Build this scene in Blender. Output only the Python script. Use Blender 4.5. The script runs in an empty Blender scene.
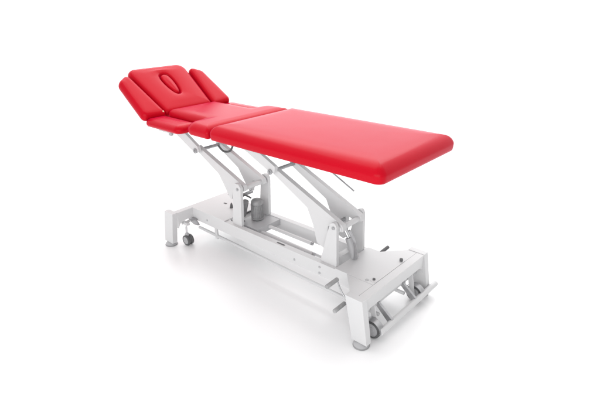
import bpy, bmesh, math
from mathutils import Vector, Matrix

scene = bpy.context.scene
col = scene.collection
PI = math.pi

# ------------------------------------------------------------------ materials
def new_mat(name, base, rough=0.4, metal=0.0, spec=0.5):
    m = bpy.data.materials.new(name); m.use_nodes = True
    b = m.node_tree.nodes['Principled BSDF']
    b.inputs['Base Color'].default_value = (*base, 1)
    b.inputs['Roughness'].default_value = rough
    b.inputs['Metallic'].default_value = metal
    b.inputs['Specular IOR Level'].default_value = spec
    return m

def vary(m, base, amount, scale, rough=None, bump=0.0, bscale=300, bdist=0.0004, stretch=(1, 1, 1)):
    """soft procedural variation of colour, gloss and surface"""
    nt = m.node_tree; N = nt.nodes; L = nt.links; b = N['Principled BSDF']
    tc = N.new('ShaderNodeTexCoord'); mp = N.new('ShaderNodeMapping')
    mp.inputs['Scale'].default_value = stretch
    L.new(tc.outputs['Object'], mp.inputs['Vector'])
    n = N.new('ShaderNodeTexNoise'); n.inputs['Scale'].default_value = scale; n.inputs['Detail'].default_value = 1.5
    L.new(mp.outputs[0], n.inputs['Vector'])
    r = N.new('ShaderNodeValToRGB')
    r.color_ramp.elements[0].position = .3; r.color_ramp.elements[1].position = .7
    r.color_ramp.elements[0].color = (*[max(0, c * (1 - amount)) for c in base], 1)
    r.color_ramp.elements[1].color = (*[min(1, c * (1 + amount)) for c in base], 1)
    L.new(n.outputs['Fac'], r.inputs[0]); L.new(r.outputs[0], b.inputs['Base Color'])
    if rough:
        mr = N.new('ShaderNodeMapRange')
        mr.inputs['To Min'].default_value = rough[0]; mr.inputs['To Max'].default_value = rough[1]
        L.new(n.outputs['Fac'], mr.inputs['Value']); L.new(mr.outputs[0], b.inputs['Roughness'])
    if bump:
        v = N.new('ShaderNodeTexNoise'); v.inputs['Scale'].default_value = bscale; v.inputs['Detail'].default_value = 4
        L.new(mp.outputs[0], v.inputs['Vector'])
        bp = N.new('ShaderNodeBump'); bp.inputs['Strength'].default_value = bump; bp.inputs['Distance'].default_value = bdist
        L.new(v.outputs['Fac'], bp.inputs['Height']); L.new(bp.outputs[0], b.inputs['Normal'])
    return m

RED = (0.50, 0.003, 0.014)
m_red = vary(new_mat('red_vinyl', RED, .24, 0, .09), RED, .02, 2.2, (.23, .27), .12, 420, .0003)
def undulate(m, scale, dist):
    nt = m.node_tree; N = nt.nodes; L = nt.links
    tc = N.new('ShaderNodeTexCoord'); n = N.new('ShaderNodeTexNoise'); n.inputs['Scale'].default_value = scale; n.inputs['Detail'].default_value = 2
    L.new(tc.outputs['Object'], n.inputs['Vector'])
    b2 = N.new('ShaderNodeBump'); b2.inputs['Strength'].default_value = 1; b2.inputs['Distance'].default_value = dist
    L.new(n.outputs['Fac'], b2.inputs['Height'])
    old = [x for x in N if x.type == 'BUMP' and x != b2][0]
    L.new(b2.outputs[0], old.inputs['Normal'])
undulate(m_red, 3.5, .002)
_b = m_red.node_tree.nodes['Principled BSDF']
_b.inputs['Sheen Weight'].default_value = .09; _b.inputs['Sheen Roughness'].default_value = .35
_b.inputs['Sheen Tint'].default_value = (.6, .05, .8, 1)
WHITE = (0.61, 0.61, 0.615)
m_white = vary(new_mat('white_powder_coat', WHITE, .35), WHITE, .012, 2.5, (.32, .40))
m_board = new_mat('grey_board', (.45, .45, .46), .6)
STEEL = (.42, .42, .43)
m_steel = vary(new_mat('galvanised_steel', STEEL, .35, .8), STEEL, .15, 30, (.25, .45))
m_chrome = vary(new_mat('polished_steel', (.75, .75, .76), .15, 1), (.75, .75, .76), .05, 20, (.1, .25))
RUB = (.10, .10, .103)
m_rubber = vary(new_mat('dark_rubber', RUB, .55), RUB, .2, 40, (.45, .65), .3, 500, .0004)
GREY = (.28, .28, .285)
m_motor = vary(new_mat('grey_motor_housing', GREY, .4), GREY, .15, 30, (.35, .5))
m_lgrey = new_mat('pale_grey_plastic', (.42, .42, .43), .4)
GRIP = (.30, .30, .303)
m_grip = vary(new_mat('grey_grip', GRIP, .5), GRIP, .2, 40, (.4, .6), .3, 500, .0004)
m_pin = new_mat('cream_plastic', (.8, .74, .5), .4)
m_floor = new_mat('white_studio_floor', (.90, .90, .905), .3, 0, .35)

# ------------------------------------------------------------------ mesh helpers
def link(name, me, mat, parent, smooth=True):
    o = bpy.data.objects.new(name, me); col.objects.link(o)
    if mat: me.materials.append(mat)
    if smooth:
        for p in me.polygons: p.use_smooth = True
    if parent: o.parent = parent
    return o

def finish(name, bm, mat, parent, bevel=0.0, smooth=True, seg=2):
    if bevel:
        es = [e for e in bm.edges if len(e.link_faces) == 2 and e.calc_face_angle(0) > 0.6]
        bmesh.ops.bevel(bm, geom=es, offset=bevel, segments=seg, profile=.5, affect='EDGES', clamp_overlap=True)
    bmesh.ops.recalc_face_normals(bm, faces=bm.faces)
    me = bpy.data.meshes.new(name); bm.to_mesh(me); bm.free()
    o = link(name, me, mat, parent, smooth)
    if smooth:
        me.set_sharp_from_angle(angle=math.radians(38))
    return o

def add_box(bm, x0, x1, y0, y1, z0, z1):
    v = [bm.verts.new((x, y, z)) for x in (x0, x1) for y in (y0, y1) for z in (z0, z1)]
    for f in ((0, 1, 3, 2), (4, 6, 7, 5), (0, 4, 5, 1), (2, 3, 7, 6), (0, 2, 6, 4), (1, 5, 7, 3)):
        bm.faces.new([v[i] for i in f])

def box(name, x0, x1, y0, y1, z0, z1, mat, parent, bevel=.005):
    bm = bmesh.new(); add_box(bm, x0, x1, y0, y1, z0, z1)
    return finish(name, bm, mat, parent, bevel)

def add_prism(bm, pts, y0, y1):
    """outline given in x,z; extruded along y"""
    a = [bm.verts.new((p[0], y0, p[1])) for p in pts]; b = [bm.verts.new((p[0], y1, p[1])) for p in pts]
    n = len(pts)
    bm.faces.new(a); bm.faces.new(b[::-1])
    for i in range(n): bm.faces.new((a[i], b[i], b[(i + 1) % n], a[(i + 1) % n]))

def round_poly(pts, rad, seg=6):
    """round the corners of a 2-D polygon; rad one value or a list"""
    out = []; n = len(pts)
    for i in range(n):
        p0, p1, p2 = Vector(pts[i - 1]), Vector(pts[i]), Vector(pts[(i + 1) % n])
        r = rad[i] if isinstance(rad, (list, tuple)) else rad
        d0 = (p0 - p1); d2 = (p2 - p1); l0, l2 = d0.length, d2.length; d0.normalize(); d2.normalize()
        ang = math.acos(max(-1, min(1, d0.dot(d2))))
        t = r / max(math.tan(ang / 2), 1e-4); t = min(t, l0 * .49, l2 * .49)
        a = p1 + d0 * t; b = p1 + d2 * t
        for k in range(seg + 1):
            u = k / seg
            # blend of a quadratic curve towards the circle
            q = (a * (1 - u) ** 2 + p1 * 2 * u * (1 - u) * .86 + b * u ** 2)
            w = (1 - u) ** 2 + 2 * u * (1 - u) * .86 + u ** 2
            out.append(q / w)
    return out

def prism(name, pts, y0, y1, mat, parent, r=.012, bevel=.004, seg=5):
    bm = bmesh.new(); add_prism(bm, round_poly(pts, r, seg), y0, y1)
    return finish(name, bm, mat, parent, bevel)

def add_tube(bm, a, b, r, n=20, r2=None):
    a = Vector(a); b = Vector(b); d = b - a; L = d.length
    q = d.to_track_quat('Z', 'Y').to_matrix().to_4x4()
    bmesh.ops.create_cone(bm, cap_ends=True, segments=n, radius1=r, radius2=r if r2 is None else r2, depth=L,
                          matrix=Matrix.Translation((a + b) / 2) @ q)

def tube(name, a, b, r, mat, parent, n=20, bevel=.0015, r2=None):
    bm = bmesh.new(); add_tube(bm, a, b, r, n, r2)
    return finish(name, bm, mat, parent, bevel)

def path_tube(name, pts, r, mat, parent, n=10, sub=6):
    """smooth tube through points"""
    P = [Vector(p) for p in pts]; C = []
    for i in range(len(P) - 1):
        p0 = P[max(i - 1, 0)]; p1 = P[i]; p2 = P[i + 1]; p3 = P[min(i + 2, len(P) - 1)]
        for k in range(sub):
            t = k / sub
            C.append(.5 * ((2 * p1) + (-p0 + p2) * t + (2 * p0 - 5 * p1 + 4 * p2 - p3) * t * t + (-p0 + 3 * p1 - 3 * p2 + p3) * t ** 3))
    C.append(P[-1])
    bm = bmesh.new(); rings = []
    up = Vector((.3, .2, 1)).normalized()
    for i, c in enumerate(C):
        d = (C[min(i + 1, len(C) - 1)] - C[max(i - 1, 0)]).normalized()
        s = d.cross(up)
        if s.length < .05: s = d.cross(Vector((1, 0, 0)))
        s.normalize(); t = s.cross(d)
        rings.append([bm.verts.new(c + (s * math.cos(2 * PI * k / n) + t * math.sin(2 * PI * k / n)) * r) for k in range(n)])
    for a, b in zip(rings, rings[1:]):
        for k in range(n): bm.faces.new((a[k], a[(k + 1) % n], b[(k + 1) % n], b[k]))
    bm.faces.new(rings[0]); bm.faces.new(rings[-1][::-1])
    return finish(name, bm, mat, parent)

def lathe(name, prof, origin, axis, mat, parent, n=32):
    """prof: list of (radius, height along axis)"""
    ax = Vector(axis).normalized(); q = ax.to_track_quat('Z', 'Y').to_matrix()
    bm = bmesh.new(); rings = []
    for r, h in prof:
        rings.append([bm.verts.new(Vector(origin) + q @ Vector((r * math.cos(2 * PI * k / n), r * math.sin(2 * PI * k / n), h))) for k in range(n)])
    for a, b in zip(rings, rings[1:]):
        for k in range(n): bm.faces.new((a[k], a[(k + 1) % n], b[(k + 1) % n], b[k]))
    bm.faces.new(rings[0][::-1]); bm.faces.new(rings[-1])
    return finish(name, bm, mat, parent)

# -------- padded cushions: offset rings of a polygon, lifted along a soft profile
def inset_poly(pts, d):
    n = len(pts); out = []
    for i in range(n):
        p0, p1, p2 = Vector(pts[i - 1]), Vector(pts[i]), Vector(pts[(i + 1) % n])
        e0 = (p1 - p0).normalized(); e1 = (p2 - p1).normalized()
        n0 = Vector((-e0.y, e0.x)); n1 = Vector((-e1.y, e1.x))
        m = n0 + n1; m = m / m.dot(n0)
        out.append(p1 + m * d)
    return out

def pad_profile(T, k=1.0):
    """(inset, height) from the underside round the side seam to the crowned top"""
    return [(.034, .001), (.014, 0.0), (.006, .0025), (.0028, .009), (.0012, T * .20), (.0008, T * .29), (.0, T * .38), (.0007, T * .47), (.0035 * k, T * .58), (.0095 * k, T * .71), (.018 * k, T * .82), (.030 * k, T * .90), (.045 * k, T * .95),
            (.062 * k, T * .98), (.08 * k, T * .995)]

WID = 1.057          # overall width of the padding
def cushion(name, pts, rad, T, mat, parent, k=1.0, crown=.004, seg=10, hole=None, label=None, matrix=None, fill=8, centre=None, wid=WID):
    bm = bmesh.new(); rings = []
    def ring(P, z):
        return [bm.verts.new((p.x, p.y, z)) for p in P]
    def at(d):
        q = inset_poly(pts, d)
        rr = [max(r - d * .8, .004) for r in rad]
        R = round_poly(q, rr, seg); out = []
        for i, p in enumerate(R):
            out.append(p)
            if i % (seg + 1) == seg:
                nx = R[(i + 1) % len(R)]
                for j in range(1, fill + 1): out.append(p.lerp(nx, j / (fill + 1)))
        return out
    prof = pad_profile(T, k)
    for d, h in prof: rings.append(ring(at(d), h))
    wmin = min(max(p[1] for p in pts) - min(p[1] for p in pts), max(p[0] for p in pts) - min(p[0] for p in pts)) / 2
    last = prof[-1][0]; z = prof[-1][1]
    if hole is None:
        base = at(last)
        ce = Vector(centre) if centre else sum(base, Vector((0, 0))) / len(base)
        for u in (.12, .28, .46, .66, .82):
            rings.append(ring([b_.lerp(ce, u) for b_ in base], z + crown * math.sin(u * PI / 2)))
    else:
        outer = at(last); c, hx, hy0, hy1, depth = hole
        n = len(outer)
        # hole outline: long rounded shape, wider at one end, sampled by angle
        def hp(ang, g):
            x = math.cos(ang) * (hx + g); w = (hy0 + (hy1 - hy0) * (x / hx * .5 + .5)) + g
            return Vector((c[0] + x, c[1] + math.copysign(abs(math.sin(ang)) ** .68, math.sin(ang)) * w))
        angs = [math.atan2(p.y - c[1], p.x - c[0]) for p in outer]
        inner = lambda g: [hp(a, g) for a in angs]
        i0 = inner(.020)
        for u in (.25, .5, .75):
            rings.append(ring([o.lerp(i, u) for o, i in zip(outer, i0)], z + crown * math.sin(u * PI)))
        for g, dz in ((.020, 0), (.012, -.003), (.007, -.008), (.004, -.014), (0, -depth), (-.006, -depth - .004)):
            rings.append(ring(inner(g), z + dz))
    for a, b in zip(rings, rings[1:]):
        n = len(a)
        for i in range(n): bm.faces.new((a[i], a[(i + 1) % n], b[(i + 1) % n], b[i]))
    bm.faces.new(rings[0][::-1])
    f = bm.faces.new(rings[-1])
    bmesh.ops.triangulate(bm, faces=[f])
    if matrix is not None: bmesh.ops.transform(bm, matrix=matrix, verts=bm.verts)
    for v in bm.verts: v.co.y = (v.co.y + .35) * wid - .35
    bmesh.ops.recalc_face_normals(bm, faces=bm.faces)
    me = bpy.data.meshes.new(name); bm.to_mesh(me); bm.free()
    o = link(name, me, mat, parent)
    if label: o['label'] = label
    return o

# ------------------------------------------------------------------ setting
bm = bmesh.new()
S = 7
vs = [bm.verts.new(p) for p in ((-S, -S, 0), (S, -S, 0), (S, S, 0), (-S, S, 0))]; bm.faces.new(vs)
fl = finish('floor', bm, m_floor, None, smooth=False); fl['kind'] = 'structure'

# ------------------------------------------------------------------ the treatment table
T = bpy.data.objects.new('treatment_table', None); col.objects.link(T)
T['label'] = 'red padded three-section treatment table on a white height-adjustable steel frame'
T['category'] = 'treatment table'

# ---- cushions ---------------------------------------------------------------
ZB = .9235
cushion('leg_cushion', [(-.212, -.35), (1.0, -.35), (1.0, .35), (-.212, .35)], [.035, .045, .042, .035], .096, m_red, T, k=1.5,
        crown=.002, matrix=Matrix.Translation((0, 0, ZB)), label='longest red cushion, flat under the legs')
cushion('middle_cushion', [(-.87, -.205), (-.455, -.205), (-.455, -.35), (-.219, -.35), (-.219, .35), (-.455, .35), (-.455, .205), (-.87, .205)],
        [.03, .045, .085, .02, .02, .09, .045, .03], .081, m_red, T, k=.95, crown=.0, centre=(-.31, 0),
        matrix=Matrix.Translation((0, 0, ZB)), label='red centre cushion notched on both sides for the arm rests')
HX, HZ, HA = -.885, .930, math.radians(32.5)
# head panel frame of reference: local x runs up the tilted panel from the hinge
HM = Matrix.Translation((HX, 0, HZ)) @ Matrix.Rotation(HA, 4, 'Y') @ Matrix.Scale(-1.13, 4, (1, 0, 0))
head_pts = [(0, .205), (.405, .255), (.435, .24), (.435, -.24), (.405, -.255), (0, -.205)]
head_pts = [(0, -.205), (.44, -.252), (.44, .252), (0, .205)]
hc = cushion('head_cushion', head_pts, [.025, .07, .07, .025], .07, m_red, T, k=.62, crown=.004, wid=1.0,
             hole=((.248, .004), .100, .036, .053, .026), matrix=HM, label='raised red head cushion with a plugged face opening')
def hole_out(g, n=16):
    P = []
    for i in range(n):
        a = 2 * PI * i / n
        x = math.cos(a) * (.100 + g); w = (.036 + .017 * (x / .100 * .5 + .5)) + g
        P.append((.248 + x, .004 + (math.copysign(abs(math.sin(a)) ** .68, math.sin(a)) * w if abs(math.sin(a)) > 1e-6 else 0)))
    return P
cushion('face_hole_plug', hole_out(-.005), [.004] * 16, .038, m_red, hc, k=.3, crown=.003, seg=2, fill=0, wid=1.0,
        matrix=HM @ Matrix.Translation((0, 0, .033)))
for s in (-1, 1):
    wp = [(-.012, s * .207), (.0, s * .385), (.33, s * .365), (.395, s * .262)]
    rr = [.02, .035, .045, .035]
    if s < 0: wp = wp[:]; 
    else: wp = wp[::-1]; rr = rr[::-1]
    # make anticlockwise
    area = sum(wp[i][0] * wp[(i + 1) % 4][1] - wp[(i + 1) % 4][0] * wp[i][1] for i in range(4))
    if area < 0: wp = wp[::-1]; rr = rr[::-1]
    cushion('side_wing', wp, rr, .068, m_red, T, k=.48, crown=.0012, wid=1.0,
            matrix=HM @ Matrix.Translation((0, 0, .008)), label=('near' if s < 0 else 'far') + ' narrow red wing beside the head cushion')
    ap = [(-.865, s * .212), (-.865, s * .372), (-.47, s * .372), (-.47, s * .212)]
    rr = [.02, .04, .05, .02]
    area = sum(ap[i][0] * ap[(i + 1) % 4][1] - ap[(i + 1) % 4][0] * ap[i][1] for i in range(4))
    if area < 0: ap = ap[::-1]; rr = rr[::-1]
    cushion('arm_rest', ap, rr, .055, m_red, T, k=.7, crown=.003, matrix=Matrix.Translation((-.015, 0, .912)),
            label=('near' if s < 0 else 'far') + ' lowered red arm rest')
lathe('hinge_cap', [(.0005, -.006), (.007, -.006), (.008, 0), (.006, .004), (.0005, .006)], (-.858, -.232, .992), (0.2, -.6, .8), m_pin, T, 16)

# boards under the cushions
box('cushion_board', -.180, .945, -.295, .335, .914, .9238, m_board, T, .002)
box('cushion_board', -.86, -.228, -.175, .195, .914, .9238, m_board, T, .002)

# ---- upper frame ------------------------------------------------------------
for s in (-1, 1):
    box('upper_rail', -.19, .80, s * .19 - .015, s * .19 + .015, .872, .913, m_white, T, .003)
    box('upper_rail', -.85, -.225, s * .17 - .015, s * .17 + .015, .872, .913, m_white, T, .003)
    # sloping hangers that carry the top pivots of the lift arms
    prism('hanger_bracket', [(-1.0, .872), (-.89, .90), (-.63, .76), (-.615, .72), (-.665, .705), (-.695, .72)],
          s * .125 - .012, s * .125 + .012, m_white, T, .012)
    prism('hanger_bracket', [(-.27, .89), (-.12, .89), (.13, .775), (.125, .735), (.075, .735)],
          s * .125 - .012, s * .125 + .012, m_white, T, .012)
    # support under the tilted head section
for x in (-.17, .40, .75):
    box('upper_cross_bar', x - .015, x + .015, -.174, .174, .876, .909, m_white, T, .003)
for x in (-.835, -.26):
    box('upper_cross_bar', x - .015, x + .015, -.154, .154, .876, .909, m_white, T, .003)
for s in (-1, 1):
    bm = bmesh.new(); add_box(bm, .0, .37, s * .15 - .012, s * .15 + .012, -.026, -.001)
    bmesh.ops.transform(bm, matrix=HM, verts=bm.verts); finish('head_rail', bm, m_white, T, .003)

# ---- lift arms, posts, pivots ----------------------------------------------
def arm(xt, zt, xb, zb, s, yo, lobe, w=.034):
    """slanting arm from top pivot to bottom pivot with a gusset lobe hanging down"""
    d = Vector((xb - xt, zb - zt)); L = d.length; d.normalize(); nn = Vector((d.y, -d.x))    # nn points down-left
    if nn.y > 0: nn = -nn
    t = Vector((xt, zt)); b = Vector((xb, zb))
    P = [t - d * .035 - nn * .015, b - nn * .030 + d * .005, b + d * .032, b + nn * .025 - d * .005,
         b - d * .075 + nn * .035] + [t + d * (L * u) + nn * v for u, v in lobe] + [t - d * .03 + nn * .022]
    return prism('lift_arm', [(p.x, p.y) for p in P], s * yo - .016, s * yo + .016, m_white, T, .012, .005)

lobe = [(.97, .19), (.84, .20), (.71, .115), (.56, .045)]
F_T, F_B = (.09, .735), (.595, .50)
H_T, H_B = (-.655, .725), (-.225, .535)
for s in (-1, 1):
    a = arm(*F_T, *F_B, s, .088, lobe)
    a = arm(*H_T, *H_B, s, .088, [(.88, .15), (.76, .12), (.50, .045)])
    # posts
    P = [(.485, .27), (.605, .27), (.600, .52), (.585, .545), (.555, .535), (.535, .47)]
    po = prism('lift_post', P, s * .128 - .011, s * .128 + .011, m_white, T, .012)
    lathe('pivot_bolt', [(.0005, 0), (.010, 0), (.010, .005), (.0005, .007)], (.578, s * .128 + s * .011, .512), (0, s, 0), m_steel, po, 12)
    P = [(-.30, .27), (-.207, .27), (-.197, .555), (-.217, .58), (-.257, .575), (-.275, .52)]
    po = prism('lift_post', P, s * .128 - .011, s * .128 + .011, m_white, T, .012)
    lathe('pivot_bolt', [(.0005, 0), (.010, 0), (.010, .005), (.0005, .007)], (-.228, s * .128 + s * .011, .54), (0, s, 0), m_steel, po, 12)
for (x, z) in (F_B, H_B):
    tube('cross_shaft', (x, -.112, z), (x, .112, z), .017, m_white, T)
for (x, z) in (F_T, H_T):
    tube('cross_shaft', (x, -.145, z), (x, .145, z), .012, m_steel, T)
    for s in (-1, 1):
        lathe('pivot_nut', [(.0005, 0), (.018, 0), (.018, .008), (.010, .010), (.010, .016), (.0005, .017)], (x, s * .138, z), (0, s, 0), m_steel, T, 12)
tube('gusset_shaft', (.50, -.072, .47), (.50, .072, .47), .012, m_steel, T)
tube('gusset_shaft', (-.32, -.072, .44), (-.32, .072, .44), .012, m_steel, T)
# linear actuators: housing, rod
ac = tube('actuator', (.635, .0, .285), (.585, .0, .40), .022, m_lgrey, T)
tube('actuator_rod', (.585, .0, .40), (.535, 0, .47), .012, m_chrome, ac)
path_tube('frame_loop', [(.635, -.07, .49), (.655, -.05, .43), (.66, -.035, .36), (.655, -.03, .295)], .008, m_steel, T)

# motor beside the head posts
mo = lathe('motor', [(r_ * .80, h_ * .90) for r_, h_ in [(.001, 0), (.052, 0), (.056, .004), (.056, .012), (.050, .014), (.050, .125), (.053, .127), (.053, .145), (.040, .160), (.018, .166), (.001, .166)]],
           (-.225, .025, .275), (0, 0, 1), m_motor, T, 40)
bm = bmesh.new()
for i in range(22):
    a = 2 * PI * i / 22
    M = Matrix.Translation((-.225,   .025, .3365)) @ Matrix.Rotation(a, 4, 'Z')
    n0 = len(bm.verts); add_box(bm, .037, .0440, -.0019, .0019, -.047, .047)
    bm.verts.ensure_lookup_table()
    bmesh.ops.transform(bm, matrix=M, verts=bm.verts[n0:])
finish('cooling_fins', bm, m_motor, mo, smooth=False)
box('motor_bracket', -.30, -.10, -.10, .125, .225, .270, m_lgrey, T, .006)
tube('gearbox', (-.30, -.045, .30), (-.26, -.045, .42), .022, m_motor, T)
path_tube('power_cable', [(-.255, .0, .43), (-.27, -.05, .46), (-.295, -.07, .40), (-.29, -.08, .32), (-.24, -.085, .285)], .006, m_rubber, T)
path_tube('power_cable', [(-.60, .02, .74), (-.56, .035, .70), (-.50, .05, .715), (-.46, .05, .80), (-.50, .05, .875)], .0075, m_rubber, T)

# ---- base -------------------------------------------------------------------
ZT = .28
for s in (-1, 1):
    y0, y1 = sorted((s * .165, s * .125))
    bm = bmesh.new(); add_box(bm, -.735, .868, y0, y1, .188, .274)
    finish('side_rail', bm, m_white, T, .009, seg=3)
    # long foot lifting rod below each rail
    tube('lift_rod', (-.71, s * .135, .112), (.90, s * .135, .085), .011, m_white, T)
    for x in (-.50, .72):
        box('rod_bracket', x - .012, x + .012, s * .135 - .006, s * .135 + .006, .085, .195, m_white, T, .003)
# covers on the rails
tp = box('top_plate', -.74, -.36, -.166, .166, .2745, .2805, m_white, T, .0025)
tp2 = box('top_plate', .615, .872, -.166, .166, .2745, .2805, m_white, T, .0025)
lathe('plate_bolt', [(.0005, 0), (.022, 0), (.022, .002), (.013, .003), (.0005, .003)], (.85, -.125, .2805), (0, 0, 1), m_white, tp2, 20)
lathe('plate_bolt', [(.0005, 0), (.008, 0), (.008, .006), (.0005, .007)], (.85, -.125, .2835), (0, 0, 1), m_rubber, tp2, 12)
lathe('plate_bolt', [(.0005, 0), (.011, 0), (.009, .003), (.0005, .004)], (.82, -.148, .2805), (0, 0, 1), m_lgrey, tp2, 12)
box('slot', -.612, -.585, .035, .047, .2806, .2822, m_rubber, tp, .0005)
lathe('cable_gland', [(.0005, 0), (.014, 0), (.012, .008), (.007, .03), (.0005, .042)], (-.50, .02, .2805), (0, 0, 1), m_rubber, tp, 16)
box('control_box', -.40, -.29, -.02, .10, .20, .262, m_motor, T, .006)
for s in (-1, 1):
    bm = bmesh.new(); P = [(.70, .1665), (.872, .1665), (.872, .298), (.816, .298)]
    a = [bm.verts.new((x, s * y, .268)) for x, y in P]; b = [bm.verts.new((x, s * y, .2785)) for x, y in P]
    bm.faces.new(a); bm.faces.new(b[::-1])
    for i in range(4): bm.faces.new((a[i], b[i], b[(i + 1) % 4], a[(i + 1) % 4]))
    finish('corner_plate', bm, m_white, T, .002)
# inner draw bar with bolts
path_tube('draw_bar', [(-.16, -.06, .235), (.10, -.06, .235), (.36, -.06, .235)], .014, m_white, T, 14)
path_tube('draw_bar', [(-.12, .02, .25), (.12, .02, .25), (.28, .02, .25)], .012, m_white, T, 14)
lathe('pin_head', [(.0005, 0), (.013, 0), (.013, .012), (.0005, .014)], (.36, -.06, .235), (1, 0, 0), m_steel, T, 14)
lathe('pin_head', [(.0005, 0), (.011, 0), (.011, .012), (.0005, .014)], (.28, .02, .25), (1, 0, 0), m_steel, T, 14)
box('cross_member', .50, .54, -.124, .124, .205, .262, m_white, T, .005)
for x, z in ((.50, .245), (.50, .205), (.30, .22), (-.56, .225)):
    lathe('rail_bolt', [(.0005, 0), (.008, 0), (.007, .004), (.0005, .005)], (x, -.165, z), (0, -1, 0), m_lgrey, T, 12)
box('tool_slot', .135, .20, -.15, -.139, .2742, .2758, m_rubber, T, .0004)

# cross beams with rounded lower inside corners, legs, pads
def beam(x0, x1, zb, zt):
    bm = bmesh.new()
    hw = .300
    out = [(-hw, zt), (hw, zt), (hw, zb - .05), (hw - .012, zb - .02), (hw - .04, zb), (-hw + .04, zb), (-hw + .012, zb - .02), (-hw, zb - .05)]
    a = [bm.verts.new((x0, y, z)) for y, z in out]; b = [bm.verts.new((x1, y, z)) for y, z in out]
    bm.faces.new(a); bm.faces.new(b[::-1])
    for i in range(8): bm.faces.new((a[i], b[i], b[(i + 1) % 8], a[(i + 1) % 8]))
    return finish('cross_beam', bm, m_white, T, .005)
beam(.874, .921, .205, ZT - .001)
beam(-.775, -.728, .205, ZT - .001)

def leg(xt0, xt1, xb0, xb1, s):
    lo, hi = .028, ZT + .002
    bm = bmesh.new()
    P = [(xt0, hi), (xt1, hi), (xb1, lo), (xb0, lo)]
    y0, y1 = sorted((s * .3405, s * .3005))
    add_prism(bm, P, y0, y1)
    l = finish('leg', bm, m_white, T, .007, seg=3)
    cx = (xb0 + xb1) / 2
    ft = lathe('foot_pad', [(.001, 0), (.038, 0), (.043, .004), (.043, .013), (.034, .022), (.016, .027), (.016, .04), (.001, .04)], (cx, s * .32, .0), (0, 0, 1), m_lgrey, l, 32)
    lathe('pad_sole', [(.001, .0005), (.0445, .0005), (.0455, .004), (.0445, .0085), (.001, .009)], (cx, s * .32, .0), (0, 0, 1), m_motor, ft, 32)
    return l
for s in (-1, 1):
    leg(.816, .923, .868, .962, s)
    leg(-.83, -.728, -.875, -.775, s)

# pedal bar across the foot end
pb = path_tube('pedal_bar', [(.975, -.235, .062), (.975, 0, .062), (.975, .378, .066)], .018, m_white, T, 20)
lathe('end_cap', [(.0005, -.01), (.018, -.01), (.018, 0), (.014, .008), (.0005, .011)], (.975, .378, .066), (0, 1, 0), m_white, pb, 20)
for y in (-.12, .14):
    prism('pedal_lever', [(.86, .145), (.885, .155), (.985, .075), (.975, .05), (.95, .06)], y - .008, y + .008, m_steel, T, .006, .002)
tube('lever_shaft', (.87, -.298, .145), (.87, .298, .145), .013, m_white, T)
for s in (-1, 1):
    prism('shaft_plate', [(.845, .21), (.90, .21), (.885, .125), (.855, .125)], s * .16 - .004, s * .16 + .004, m_white, T, .006, .0015)

# casters
def wheel(name, c, r, w, parent, twin=False):
    root = lathe('wheel', [(r * .74, -w * .3), (r * .74, -w / 2), (r * .93, -w / 2), (r, -w * .3), (r, w * .3), (r * .93, w / 2), (r * .74, w / 2), (r * .74, w * .3)], c, (0, 1, 0), m_rubber, parent, 36)
    lathe('hub', [(.001, -w * .42), (r * .30, -w * .52), (r * .34, -w * .40), (r * .70, -w * .34), (r * .76, -w * .50), (r * .76, w * .50), (r * .70, w * .34), (r * .34, w * .40), (r * .30, w * .52), (.001, w * .42)],
          c, (0, 1, 0), m_lgrey, parent, 36)
    return root
for s in (-1, 1):
    # foot end: fixed single wheels under a pressed cover
    y = s * .225
    cs = prism('caster', [(.875, .21), (.905, .21), (.935, .06), (.925, .045), (.905, .045)], y - s * .026 - .003, y - s * .026 + .003, m_white, T, .008, .001)
    wheel('wheel', (.92, y, .052), .052, .030, cs)
    bm = bmesh.new()                         # curved fender over the wheel
    n = 14; R0, R1 = .058, .062; rg = []
    for i in range(n + 1):
        a = math.radians(150 - 150 * i / n)
        rg.append([bm.verts.new((.92 + r * math.cos(a), y + yy, .052 + r * math.sin(a))) for r, yy in ((R0, -.02), (R1, -.02), (R1, .02), (R0, .02))])
    for a, b in zip(rg, rg[1:]):
        for i in range(4): bm.faces.new((a[i], a[(i + 1) % 4], b[(i + 1) % 4], b[i]))
    bm.faces.new(rg[0]); bm.faces.new(rg[-1][::-1])
    finish('fender', bm, m_steel, cs)
    # head end: swivelling twin casters
    y = s * .235
    cs = box('caster', -.775, -.70, y - .012, y + .012, .165, .185, m_white, T, .003)
    tube('stem', (-.735, y, .166), (-.735, y, .085), .008, m_chrome, cs)
    lathe('caster_hood', [(.001, 0), (.016, 0), (.017, .012), (.010, .022), (.001, .024)], (-.735, y, .072), (0, 0, 1), m_lgrey, cs, 20)
    for t in (-1, 1):
        wheel('wheel', (-.725, y + t * .0165, .040), .040, .018, cs)
    prism('swing_arm', [(-.755, .205), (-.68, .205), (-.64, .165), (-.70, .155), (-.77, .175)], s * .18 - .006, s * .18 + .006, m_steel, T, .006, .0015)
tube('swing_shaft', (-.745, -.26, .175), (-.745, .26, .175), .009, m_white, T)

# hand cranks beside the near foot-end leg
ck = path_tube('crank', [(.745, -.318, .332), (.775, -.318, .275), (.815, -.318, .232)], .0045, m_steel, T, 10, 4)
tube('grip', (.745, -.313, .334), (.745, -.405, .330), .0118, m_grip, ck, 16, .003)
ck = path_tube('crank', [(.79, -.305, .196), (.80, -.305, .198), (.822, -.305, .20)], .0055, m_steel, T, 10, 4)
tube('grip', (.787, -.300, .196), (.787, -.392, .192), .0118, m_grip, ck, 16, .003)
# foot controls on the far side
tube('side_knob', (.692, .166, .258), (.698, .262, .272), .011, m_rubber, T, 16, .003)
tube('side_knob', (.855, .150, .279), (.855, .150, .296), .010, m_rubber, T, 16, .003)
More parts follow.
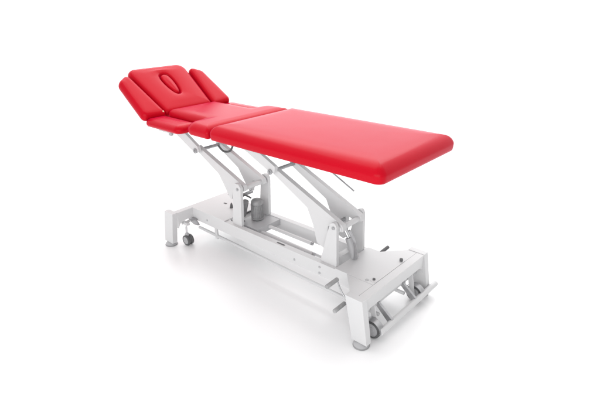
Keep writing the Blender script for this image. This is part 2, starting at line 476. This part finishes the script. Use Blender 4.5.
# adjusting lever below the leg cushion, knob below the arm rest
path_tube('adjusting_lever', [(.06, .16, .873), (.20, .12, .806), (.541, .10, .653)], .005, m_steel, T, 10, 4)
lathe('clamp_knob', [(.0005, 0), (.012, 0), (.016, .006), (.016, .022), (.010, .028), (.0005, .029)], (-.70, -.285, .885), (0, -.3, -1), m_lgrey, T, 16)
prism('arm_rest_bracket', [(-.80, .904), (-.66, .904), (-.67, .885), (-.79, .885)], -.32, -.188, m_white, T, .004, .001)
prism('arm_rest_bracket', [(-.80, .904), (-.66, .904), (-.67, .885), (-.79, .885)], .188, .32, m_white, T, .004, .001)

# ------------------------------------------------------------------ light
w = bpy.data.worlds.new('World'); scene.world = w; w.use_nodes = True
nt = w.node_tree; bg = nt.nodes['Background']; bg.inputs[0].default_value = (1, 1, 1, 1)
# white studio: bright sweep behind the table, dimmer room behind the camera
tc = nt.nodes.new('ShaderNodeTexCoord'); dp = nt.nodes.new('ShaderNodeVectorMath'); dp.operation = 'DOT_PRODUCT'
dp.inputs[1].default_value = Vector((-.62, .70, .35)).normalized()
mr = nt.nodes.new('ShaderNodeMapRange'); mr.interpolation_type = 'SMOOTHSTEP'
mr.inputs['From Min'].default_value = -.1; mr.inputs['From Max'].default_value = .8
mr.inputs['To Min'].default_value = .58; mr.inputs['To Max'].default_value = 1.65
nt.links.new(tc.outputs['Generated'], dp.inputs[0]); nt.links.new(dp.outputs['Value'], mr.inputs['Value'])
nt.links.new(mr.outputs[0], bg.inputs[1])

def area(name, loc, target, sx, sy, power, colr=(1, 1, 1)):
    l = bpy.data.lights.new(name, 'AREA'); l.shape = 'RECTANGLE'; l.size = sx; l.size_y = sy; l.energy = power; l.color = colr
    o = bpy.data.objects.new(name, l); col.objects.link(o); o.location = loc
    o.rotation_euler = (Vector(target) - Vector(loc)).to_track_quat('-Z', 'Y').to_euler()
    return o
area('softbox', (-1.2, 1.6, 4.2), (0, 0, .3), 4.8, 4.8, 135)
area('front_fill', (1.9, -4.1, 1.7), (0, 0, .35), 5.5, 2.4, 130)  # added unseen fill, brightens the near sides and the shadow under the base

# ------------------------------------------------------------------ camera
cam = bpy.data.cameras.new('camera'); co = bpy.data.objects.new('camera', cam); col.objects.link(co)
scene.camera = co
CX = dict(cx=2.0207, cy=-2.0018, cz=1.6681, yaw=.737, pitch=.3961, roll=-.0147, f=469.233)
yaw, pit, rol = CX['yaw'], CX['pitch'], CX['roll']
fw = Vector((-math.sin(yaw) * math.cos(pit), math.cos(yaw) * math.cos(pit), -math.sin(pit)))
r = fw.cross(Vector((0, 0, 1))).normalized(); u = r.cross(fw)
r2 = r * math.cos(rol) + u * math.sin(rol); u2 = -r * math.sin(rol) + u * math.cos(rol)
M = Matrix((r2, u2, -fw)).transposed().to_4x4(); M.translation = (CX['cx'], CX['cy'], CX['cz'])
co.matrix_world = M
cam.sensor_width = 36; cam.lens = CX['f'] / 600 * 36; cam.clip_end = 200; cam.clip_start = .05

scene.view_settings.view_transform = 'Standard'; scene.view_settings.look = 'None'
scene.view_settings.exposure = 0; scene.view_settings.gamma = 1
scene.render.resolution_x = 1024; scene.render.resolution_y = 683
scene.cycles.max_bounces = 8; scene.cycles.diffuse_bounces = 5
